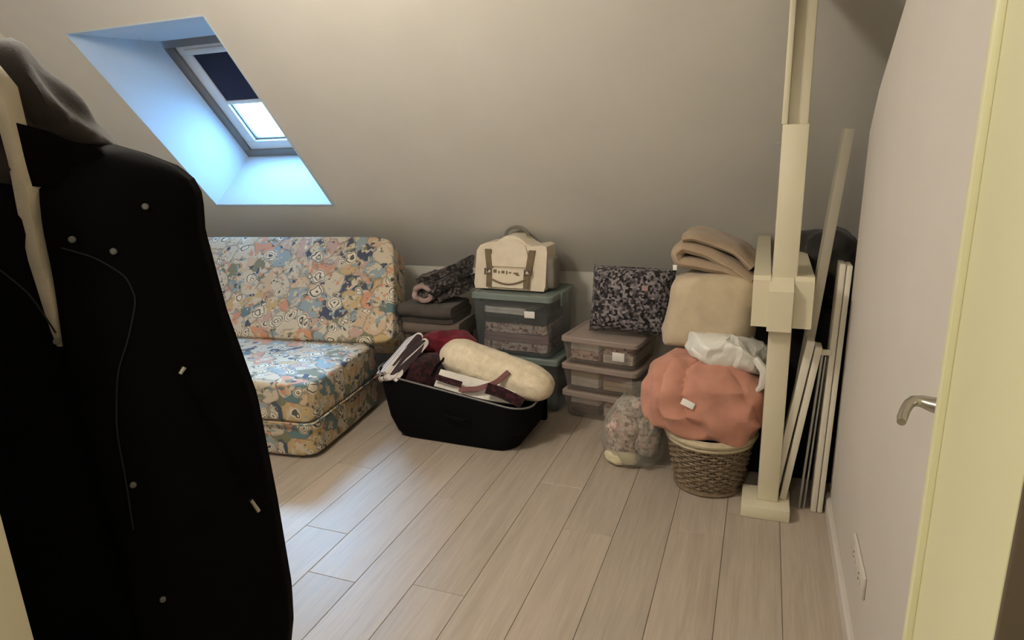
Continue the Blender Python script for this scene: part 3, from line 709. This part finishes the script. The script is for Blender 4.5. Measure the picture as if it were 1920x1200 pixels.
for sx in (-1, 1):
    bm = BM(); add_box(bm, sx * 0.142 - 0.021, sx * 0.142 + 0.021, -0.013, -0.001, 0.10, 0.238, 0.003)
    for v in bm.verts: v.co.y = on(v.co.y, v.co.z); v.co.x -= sx * 0.02 * max(0, (0.17 - v.co.z) / 0.07)
    obj('strap', bm, M['brown_strap'], bp)
    bm = BM(); add_box(bm, sx * 0.120 - 0.018, sx * 0.120 + 0.018, -0.030, -0.020, 0.02, 0.105, 0.003)
    for v in bm.verts: v.co.y = on(v.co.y, v.co.z)
    obj('lower_strap', bm, M['brown_strap'], bp)
    bm = BM()
    for (a, b, c, d) in ((-0.024, 0.024, 0.092, 0.100), (-0.024, 0.024, 0.122, 0.130), (-0.024, -0.016, 0.1, 0.122), (0.016, 0.024, 0.1, 0.122)):
        add_box(bm, sx * 0.128 + a, sx * 0.128 + b, -0.030, -0.022, c, d, 0.001)
    for v in bm.verts: v.co.y = on(v.co.y, v.co.z)
    obj('buckle', bm, M['taupe'], bp)
bm = BM()                                                           # worn dark lettering, too blurred to read, as stitched marks
for (a, w_, z0_, z1_) in ((-0.095, 0.022, 0.112, 0.132), (-0.062, 0.009, 0.108, 0.124), (-0.042, 0.020, 0.110, 0.126), (-0.012, 0.009, 0.106, 0.126), (0.006, 0.016, 0.112, 0.120), (0.036, 0.032, 0.108, 0.118), (0.052, 0.024, 0.100, 0.107)):
    add_box(bm, a, a + w_, -0.0245, -0.020, z0_ - 0.008, z1_ - 0.008, 0.0008)
for v in bm.verts: v.co.y = on(v.co.y, v.co.z)
obj('stitched_lettering', bm, M['brown_strap'], bp)
bm = BM(); pts = [(-0.12 + 0.24 * k / 16, -0.026 + on(0, 0.055), 0.075 - 0.035 * sin(PI * k / 16)) for k in range(17)]; add_tube(bm, pts, 0.006, 6); obj('pocket_seam', bm, M['brown_strap'], bp)
bm = BM(); pts = [(-0.045 + 0.075 * math.cos(PI * (1 - k / 14)) + 0.045, 0.09 + 0.32 * 0.18, 0.305 + 0.052 * sin(PI * k / 14)) for k in range(15)]; add_tube(bm, pts, 0.010, 8); obj('grab_handle', bm, M['grey_strap'], bp)
soft('side_pocket', (0.252, 0.085, 0.105), (0.028, 0.055, 0.095), M['grey_strap'], bp, amp=0.004, e1=0.5, e2=0.5, nu=32, nv=20)

# ------------------------------------------------------------------ spotted cushion on the box stack
bm = BM()
def add_pillow(bm, w, h, t, seed, amp=0.008, n=40):
    G = []
    for sgn in (1, -1):
        g = []
        for j in range(n + 1):
            row = []
            for i in range(n + 1):
                u, v = -1 + 2 * i / n, -1 + 2 * j / n
                b = (max(0, 1 - abs(u) ** 4) * max(0, 1 - abs(v) ** 4)) ** 0.42
                x = u * w / 2 * (1 - 0.05 * (1 - v * v)); z = v * h / 2 * (1 - 0.06 * (1 - u * u))
                p = Vector((x, sgn * (t / 2 * b), z)); p.y += sgn * b * amp * (nz(p, 8, seed) + 0.6 * nz(p, 18, seed))
                row.append(bm.verts.new(p))
            g.append(row)
        for j in range(n):
            for i in range(n): bm.faces.new((g[j][i], g[j][i + 1], g[j + 1][i + 1], g[j + 1][i]))
    bmesh.ops.remove_doubles(bm, verts=bm.verts, dist=1e-4)
add_pillow(bm, 0.475, 0.385, 0.22, 3, 0.012)
o = obj('spotted_cushion', bm, M['leopard'], loc=(-0.665, 3.565, 0.680)); o.rotation_euler = (rad(-14), 0, rad(-6))
tag(o, 'dark grey and black spotted cushion standing on the clear boxes', 'cushion')
bm = BM(); add_box(bm, 0.085, 0.120, -0.122, -0.106, 0.055, 0.085, 0.003); q = obj('tag', bm, M['rose'], o); q['label'] = 'small pale pink tag'
bm = BM(); add_tube(bm, rr(-0.226, 0.226, -0.181, 0.181, 0, 0.02, 3) , 0.006, 6, cap=False)
for v in bm.verts: v.co = Vector((v.co.x, v.co.z, v.co.y))
obj('piping', bm, M['leopard'], o)

# ------------------------------------------------------------------ column of bedding on the wicker basket
bk_ = thing('wicker_basket', 'round brown wicker basket with a cream rim beside the post', 'basket', (-0.168, 2.87, 0))
Hb, r0, r1 = 0.275, 0.140, 0.188
def rad_at(z): return r0 + (r1 - r0) * (z / Hb) ** 0.8
bm = BM(); rings = []
for (r_, z_) in [(0.01, 0.006), (r0 - 0.006, 0.006)] + [(rad_at(z_) - 0.006, z_) for z_ in (0.02, 0.08, 0.14, 0.2, 0.26)] + [(rad_at(0.26) - 0.012, 0.26), (r0 - 0.012, 0.012), (0.01, 0.012)]:
    rings.append([Vector((r_ * cos(2 * PI * k / 48), r_ * sin(2 * PI * k / 48), z_)) for k in range(48)])
add_loft(bm, rings, cap0=True, cap1=True); obj('liner', bm, M['black_case'], bk_)
ns = 36
bm = BM(); nl = 19
for j in range(nl):
    z_ = 0.010 + (Hb - 0.03) * j / (nl - 1); pts = []
    for k in range(ns * 4 + 1):
        a = 2 * PI * k / (ns * 4); w_ = 0.0048 * cos(ns * a / 2 * 1 + PI * j)
        r_ = rad_at(z_) + w_; pts.append((r_ * cos(a), r_ * sin(a), z_ + 0.0015 * sin(a * 5 + j)))
    add_tube(bm, pts, 0.0062, 5, cap=False)
o = obj('wicker_weave', bm, M['wicker'], bk_); o['kind'] = 'stuff'
bm = BM()
for k in range(ns):
    a = 2 * PI * k / ns
    add_tube(bm, [(rad_at(z_) * cos(a), rad_at(z_) * sin(a), z_) for z_ in (0.004, 0.09, 0.18, 0.262)], 0.0045, 5)
o = obj('stakes', bm, M['wicker'], bk_); o['kind'] = 'stuff'
for zc, rr_, th_, mt in ((Hb - 0.004, 0.004, 0.017, 'wicker_rim'), (Hb - 0.031, 0.004, 0.010, 'wicker_rim'), (0.012, 0.004, 0.010, 'wicker')):
    bm = BM(); pts = [((rad_at(zc) + rr_) * cos(2 * PI * k / 64), (rad_at(zc) + rr_) * sin(2 * PI * k / 64), zc) for k in range(65)]
    add_tube(bm, pts, th_, 8, cap=False); obj('rim' if zc > 0.26 else 'hoop', bm, M[mt], bk_)
o = soft('orange_throw', (-0.195, 2.865, 0.415), (0.258, 0.196, 0.208), M['orange'], amp=0.020, freq=7, ridge=0.022, folds=0.030, seed=21, e1=0.92, e2=0.80, nu=130, nv=76, rot=(0, rad(4), 0))
for v in o.data.vertices:
    if v.co.z < -0.125: v.co.z = -0.125 + (v.co.z + 0.125) * 0.25
tag(o, 'salmon orange crumpled throw piled on the wicker basket', 'blanket')
bm = BM(); add_box(bm, -0.028, 0.028, -0.003, 0.003, -0.014, 0.014, 0.0015); q = obj('care_label', bm, M['label_white'], o, loc=(-0.06, -0.206, 0.045)); q.rotation_euler = (rad(-14), rad(16), rad(-8)); q['label'] = 'small white label'
bm = BM(); n = 26                                                    # crumpled white plastic bag
rings = []
for j in range(n + 1):
    v = j / n; ring_ = []
    for i in range(40):
        a = 2 * PI * i / 40; e = (1 - (2 * v - 1) ** 4) ** 0.5
        p = Vector((0.150 * spw(cos(a), 0.8) * e, 0.125 * spw(sin(a), 0.8) * e, -0.055 + 0.12 * v))
        p += Vector((nz(p, 11, 1), nz(p, 11, 4), nz(p, 11, 7) * 0.8)) * 0.030 + Vector((nz(p, 26, 2), nz(p, 26, 5), nz(p, 26, 8))) * 0.012
        ring_.append(p)
    rings.append(ring_)
add_loft(bm, rings, cap0=True, cap1=True)
o = obj('plastic_bag', bm, M['white_film'], smooth=False, loc=(-0.105, 2.91, 0.630)); o.rotation_euler = (0, rad(10), 0); o.scale = (1.15, 1.15, 1.35)
tag(o, 'crumpled white plastic bag between the orange throw and beige pillow', 'bag')
bm = BM(); add_tube(bm, [(0.09, -0.12, 0.03), (0.13, -0.135, 0.0), (0.135, -0.13, -0.05), (0.115, -0.125, -0.085)], [0.012, 0.016, 0.014, 0.004], 7); obj('bag_corner', bm, M['white_film'], o)
bm = BM(); add_soft(bm, (0.190, 0.165, 0.160), e1=0.42, e2=0.6, amp=0.016, freq=6, seed=33, nu=80, nv=48, ridge=0.010)
for v in bm.verts:
    if v.co.x < 0:
        k_ = (v.co.x / 0.19) ** 2; v.co.z -= 0.05 * k_ * (0.4 if v.co.z > 0 else 1.0); v.co.x -= 0.03 * k_ * max(0, -v.co.z / 0.16)
o = obj('beige_pillow', bm, M['beige'], loc=(-0.190, 3.06, 0.800)); tag(o, 'plump beige pillow above the white plastic bag', 'pillow')
# folded tan blanket: a thick roll folded over itself
bl = thing('folded_blanket', 'tan fleece blanket folded over, topmost of the bedding pile', 'blanket', (-0.190, 3.12, 0.945), rad(-4))
def fold_slab(name, prof, th, w0, w1, mat, seed):
    """sweep a fold (profile in x,z) along y"""
    bm = BM(); P = [Vector((p[0], 0, p[1])) for p in prof]; dn = []
    for i in range(len(P) - 1):
        for k in range(6): dn.append(P[i].lerp(P[i + 1], k / 6))
    dn.append(P[-1])
    for _ in range(2):
        dn = [dn[0]] + [(dn[i - 1] + dn[i] * 2 + dn[i + 1]) / 4 for i in range(1, len(dn) - 1)] + [dn[-1]]
    rings = []
    for j in range(19):
        y = w0 + (w1 - w0) * j / 18; e = (1 - abs(2 * j / 18 - 1) ** 6) ** 0.5; ring_a, ring_b = [], []
        for i, p in enumerate(dn):
            t_ = (dn[min(i + 1, len(dn) - 1)] - dn[max(i - 1, 0)]).normalized(); n2 = Vector((-t_.z, 0, t_.x)); k_ = th / 2 * max(0.12, e)
            w_ = 0.008 * nz((p.x, y, p.z), 8, seed)
            ring_a.append(p + n2 * (k_ + w_) + Vector((0, y, 0))); ring_b.append(p - n2 * (k_ - w_) + Vector((0, y, 0)))
        rings.append(ring_a + ring_b[::-1])
    add_loft(bm, rings, cap0=True, cap1=True); obj(name, bm, mat, bl)
fold_slab('lower_fold', [(0.165, -0.03), (0.08, 0.030), (-0.05, 0.056), (-0.145, 0.06), (-0.165, 0.10), (-0.13, 0.135), (-0.03, 0.105), (0.08, 0.055), (0.165, -0.01)], 0.058, -0.16, 0.15, M['brown_fleece'], 2)
fold_slab('upper_fold', [(0.165, 0.050), (0.10, 0.115), (0.0, 0.155), (-0.09, 0.178), (-0.135, 0.168)], 0.042, -0.15, 0.15, M['brown_fleece'], 5)
bm = BM(); add_box(bm, -0.168, -0.150, -0.166, -0.158, 0.030, 0.055, 0.002); q = obj('care_label', bm, M['label_white'], bl); q['label'] = 'tiny white label'

# ------------------------------------------------------------------ clear bag of odds and ends in front of the boxes
cb = thing('clear_bag', 'knotted clear plastic bag of mixed clothes on the floor by the basket', 'bag', (-0.535, 2.985, 0))
bm = BM(); rings = []
prof = [(0.02, 0.004), (0.11, 0.004), (0.142, 0.03), (0.156, 0.09), (0.156, 0.16), (0.140, 0.23), (0.108, 0.295), (0.070, 0.335), (0.050, 0.355), (0.062, 0.375), (0.078, 0.395)]
for (r_, z_) in prof:
    ring_ = []
    for k in range(44):
        a = 2 * PI * k / 44; p = Vector((r_ * cos(a), r_ * 0.82 * sin(a), z_))
        q = nz(p, 13, 2) * 0.026 * min(1, r_ / 0.1) + nz(p, 34, 5) * 0.014
        ring_.append(p + Vector((cos(a) * q, sin(a) * q, q * 0.3 if z_ > 0.05 else 0)))
    rings.append(ring_)
add_loft(bm, rings, cap0=True); obj('film', bm, M['film'], cb, smooth=False)
for (nm_, c_, hf, m_, sd, lab) in (('patterned_bundle', (-0.045, -0.015, 0.155), (0.088, 0.088, 0.110), 'pink_mix', 41, 'pink patterned cloth bundle inside the clear bag'),
                                   ('grey_bundle', (0.068, 0.0, 0.160), (0.066, 0.088, 0.115), 'bag_mix', 42, 'grey mottled cloth bundle inside the clear bag, basket side'),
                                   ('top_bundle', (-0.005, 0.0, 0.285), (0.075, 0.065, 0.045), 'bag_mix', 43, 'mixed cloth bundle under the knot of the clear bag'),
                                   ('plush_piece', (-0.045, -0.060, 0.043), (0.085, 0.050, 0.036), 'cream_thing', 44, 'pale cream plush piece at the bottom of the clear bag')):
    o = soft(nm_, Vector((-0.535, 2.985, 0)) + Vector(c_), hf, M[m_], amp=0.012, freq=16, ridge=0.006, seed=sd, e1=0.8, e2=0.8, nu=44, nv=28)
    tag(o, lab, 'cloth', 'contents of the clear bag')

# ------------------------------------------------------------------ black hooded coat hanging inside the doorway, on a rail
wv = Vector((0.7508, 0.6606, 0)); nv_ = Vector((0.6606, -0.7508, 0))   # across the coat, and towards its front
ct = thing('coat', 'long black hooded coat hanging in the left foreground', 'coat', (-1.0, 0.72, 0.0))
def cw(w, d, z): return wv * w + nv_ * d + Vector((0, 0, z))
def lerp_tab(tab, z):
    if z >= tab[0][0]: return tab[0][1]
    for (z0, a), (z1, b) in zip(tab, tab[1:]):
        if z >= z1: return b + (a - b) * (z - z1) / (z0 - z1)
    return tab[-1][1]
CXo = -0.028
def fr(w, z): return (0.904 * w + 0.0263, 1.55 + 0.904 * (z - 1.55))   # sewn details sit on the bulging front
def frt(tab): return [(fr(w, z)[1], fr(w, z)[0]) for z, w in tab]
edge_r = [(1.57, 0.05), (1.555, 0.095), (1.532, 0.145), (1.505, 0.172), (1.48, 0.174), (1.43, 0.170), (1.29, 0.184), (1.128, 0.213), (0.92, 0.222), (0.73, 0.226), (0.66, 0.221), (0.60, 0.209), (0.46, 0.200)]
def half_w(z): return lerp_tab(edge_r, z) - CXo
def depth(u, z):
    b = 0.105 if z < 1.45 else 0.105 * max(0.30, 1 - ((z - 1.45) / 0.13) ** 2 * 0.7)
    return b * math.sqrt(max(0.0, 1 - abs(u) ** 2.6))
def panel(name, win_, side, dsign, mat, zs, extra=0.0, nu=22):
    """front or back panel: from the inner edge win_(z) to the side seam"""
    bm = BM(); rings = []
    for z_ in zs:
        row = []
        for i in range(nu + 1):
            wi = win_(z_); wo = CXo + side * half_w(z_)
            w_ = wi + (wo - wi) * i / nu; u = max(-1, min(1, (w_ - CXo) / half_w(z_)))
            f = 0.010 * sin(w_ * 38 + z_ * 3) * max(0, min(1, (1.25 - z_) / 0.4)) + 0.008 * nz((w_, z_, 0), 9, 3)
            row.append(cw(w_, dsign * (depth(u, z_) + extra) + f * (1 - abs(u)), z_))
        rings.append(row)
    add_loft(bm, rings, close=False); o = obj(name, bm, mat, ct)
    m = o.modifiers.new('thick', 'SOLIDIFY'); m.thickness = 0.012; m.offset = 0
    return o
ZS = [0.46 + (1.57 - 0.46) * k / 56 for k in range(57)]
inL = frt([(1.66, -0.046), (1.55, -0.047), (1.405, -0.050), (1.27, -0.056), (1.20, -0.058), (1.0, -0.05), (0.766, -0.04), (0.30, -0.03)])
inR = frt([(1.62, -0.074), (1.40, -0.073), (1.27, -0.060), (1.20, -0.050), (0.9, -0.04), (0.30, -0.02)])
panel('front_panel', lambda z_: lerp_tab(inL, z_), 1, 1, M['coat'], ZS, 0.012)
panel('front_panel', lambda z_: lerp_tab(inR, z_), -1, 1, M['coat'], ZS, 0.0)
panel('back_panel', lambda z_: CXo + half_w(z_), -1, -1, M['coat'], ZS, 0.0, 44)
def sleeve(side):
    bm = BM(); rings = []
    for k in range(40):
        v = k / 39; z_ = 1.490 - 0.70 * v
        wc = CXo + side * (0.135 + 0.050 * min(1, v * 1.6)); r_ = 0.062 - 0.012 * v
        if k == 0: r_ *= 0.5
        ring_ = []
        for i in range(28):
            a = 2 * PI * i / 28; q = 0.006 * sin(v * 40 + a * 2) * (0.3 + v) + 0.006 * nz((cos(a), sin(a), v * 6), 2, side)
            ring_.append(cw(wc + (r_ + q) * cos(a) * 0.92, -0.015 + (r_ + q) * sin(a) * 1.25, z_ + side * 0.02 * cos(a) * (1 - v) * -1))
        rings.append(ring_)
    add_loft(bm, rings, cap0=True); o = obj('sleeve', bm, M['coat'], ct)
    m = o.modifiers.new('thick', 'SOLIDIFY'); m.thickness = 0.008
sleeve(1); sleeve(-1)
# cream strip in the open neck
bm = BM(); rings = []
for (wa, wb, z_, d_) in ((-0.16, -0.13, 1.705, 0.06), (-0.115, -0.075, 1.690, 0.075), (-0.088, -0.052, 1.655, 0.09), (-0.080, -0.049, 1.61, 0.098), (-0.078, -0.047, 1.55, 0.098), (-0.080, -0.046, 1.47, 0.100), (-0.079, -0.047, 1.40, 0.104), (-0.072, -0.050, 1.32, 0.106), (-0.066, -0.054, 1.26, 0.106)):
    (wa, z_), (wb, _) = fr(wa, z_), fr(wb, z_)
    rings.append([cw(wa, d_, z_), cw((wa + wb) / 2, d_ + 0.006, z_), cw(wb, d_, z_)])
add_loft(bm, rings, close=False); o = obj('facing', bm, M['facing'], ct); o['label'] = 'cream strip showing in the open neck'
m = o.modifiers.new('thick', 'SOLIDIFY'); m.thickness = 0.006
# hood, collapsed behind the neck: folds run down from its crown
bm = BM(); rings = []
for j in range(34):
    ph = -PI * 0.42 + PI * 0.90 * j / 33; row = []
    for i in range(60):
        a = 2 * PI * i / 60
        p = Vector((0.185 * spw(cos(ph), 0.75) * cos(a), 0.135 * spw(cos(ph), 0.8) * sin(a), 0.130 * sin(ph)))
        f = 0.009 * sin(p.x * 80 + p.z * 60 + 4 * nz(p, 6, 2)) + 0.016 * nz(p, 9, 6)
        p *= 1 + f / 0.14
        row.append(cw(-0.130 + p.x, -0.02 - p.y, 1.614 + p.z - 0.26 * max(0, p.x) ** 1.0))
    rings.append(row)
add_loft(bm, rings, cap0=True, cap1=True); o = obj('hood', bm, M['hood'], ct); o['label'] = 'dark grey crumpled hood'
# collar stand on the visible side
bm = BM(); rings = []
for k in range(22):
    v = k / 21; a = -0.15 + 1.75 * v; row = []
    for q in range(6):
        zq = q / 5; r_ = 0.105 - 0.010 * zq
        row.append(cw(CXo + 0.012 + r_ * sin(a) * 0.95 + 0.004 * sin(a * 9), 0.105 * cos(a) + 0.004 * cos(a * 7), 1.515 - 0.02 * sin(a) + 0.085 * zq * (1 - 0.4 * v)))
    rings.append(row)
add_loft(bm, rings, close=False); o = obj('collar', bm, M['coat'], ct); m = o.modifiers.new('thick', 'SOLIDIFY'); m.thickness = 0.012
def surf(w, z, lift=0.022):
    u = max(-1, min(1, (w - CXo) / half_w(z))); f = 0.010 * sin(w * 38 + z * 3) * max(0, min(1, (1.25 - z) / 0.4)) + 0.008 * nz((w, z, 0), 9, 3)
    return cw(w, depth(u, z) + lift + f * (1 - abs(u)), z)
def piping(name, wz, r_, mat):
    pts = []
    for (a, b) in zip(wz, wz[1:]):
        for k in range(6): pts.append((a[0] + (b[0] - a[0]) * k / 6, a[1] + (b[1] - a[1]) * k / 6))
    pts.append(wz[-1])
    for _ in range(3): pts = [pts[0]] + [((pts[i - 1][0] + pts[i][0] * 2 + pts[i + 1][0]) / 4, (pts[i - 1][1] + pts[i][1] * 2 + pts[i + 1][1]) / 4) for i in range(1, len(pts) - 1)] + [pts[-1]]
    bm = BM(); add_tube(bm, [surf(*fr(a, b), 0.020) for a, b in pts], r_, 6); return obj(name, bm, mat, ct)
piping('yoke_piping', [(-0.030, 1.418), (0.010, 1.400), (0.048, 1.365), (0.057, 1.325), (0.035, 1.26), (0.010, 1.205), (-0.008, 1.11), (-0.010, 1.00), (-0.014, 0.915)], 0.0013, M['cord'])
piping('yoke_piping', [(-0.150, 1.425), (-0.118, 1.395), (-0.085, 1.350), (-0.062, 1.285)], 0.0013, M['cord'])
piping('pocket_zip', [(0.102, 1.175), (0.130, 1.08), (0.158, 0.98), (0.181, 0.905)], 0.0022, M['coat'])
for (w_, z_) in ((-0.013, 1.430), (0.038, 1.406), (0.091, 1.472), (-0.062, 1.272), (0.0, 1.001), (0.010, 0.766)):
    bm = BM(); c_ = surf(*fr(w_, z_), 0.020); add_tube(bm, [c_, c_ + nv_ * 0.004, c_ + nv_ * 0.006], [0.0048, 0.0048, 0.003], 14); obj('snap', bm, M['snap'], ct)
for (w_, z_, dz, dw) in ((0.100, 1.186, 0.010, 0.008), (0.178, 0.905, -0.030, 0.010)):
    bm = BM(); add_tube(bm, [surf(*fr(w_, z_), 0.024), surf(*fr(w_ + dw, z_ + dz), 0.025)], [0.0036, 0.0042], 8); obj('zip_pull', bm, M['steel'], ct)
HX = CXo - 0.11
hg = thing('coat_hanger', 'dark hanger inside the black coat', 'hanger', (-1.0, 0.72, 0.0))
bm = BM(); add_tube(bm, [cw(HX - 0.19, -0.01, 1.485), cw(HX - 0.10, -0.01, 1.525), cw(HX, -0.01, 1.545), cw(HX + 0.12, -0.01, 1.505), cw(HX + 0.23, -0.01, 1.455)], 0.011, 10); obj('shoulder_bar', bm, M['brown_strap'], hg)
bm = BM(); add_tube(bm, [cw(HX, -0.01, 1.54), cw(HX, -0.01, 1.86)] + [cw(HX + 0.028 - 0.028 * cos(t_ / 10 * PI * 1.2), -0.01, 1.86 + 0.028 * sin(t_ / 10 * PI * 1.2)) for t_ in range(1, 11)], 0.002, 6); obj('hanger_hook', bm, M['zinc'], hg)
rl = thing('clothes_rail', 'metal rail bracket the coat hangs from, above the picture', 'rail', (-1.05, 0.405, 1.872))
bm = BM(); a = Vector((-1.0, 0.72, 0)) + wv * (HX + 0.028) - nv_ * 0.01 - Vector((-1.05, 0.405, 0))
add_tube(bm, [(0.0, 0.0, 0), (a.x * 1.0, a.y, 0), (a.x * 1.3, a.y * 1.3, 0)], 0.012, 10); obj('rod', bm, M['zinc'], rl)
bm = BM(); add_tube(bm, [(0, 0, 0), (0, 0.012, 0)], 0.04, 16); obj('flange', bm, M['zinc'], rl)
# ceiling light of the room
cl = thing('ceiling_light', 'round white ceiling light above the room, out of the picture', 'lamp', (-1.65, 1.30, 2.55))
bm = BM(); add_tube(bm, [(0, 0, 0), (0, 0, -0.05)], [0.12, 0.10], 24); obj('canopy', bm, M['label_white'], cl)
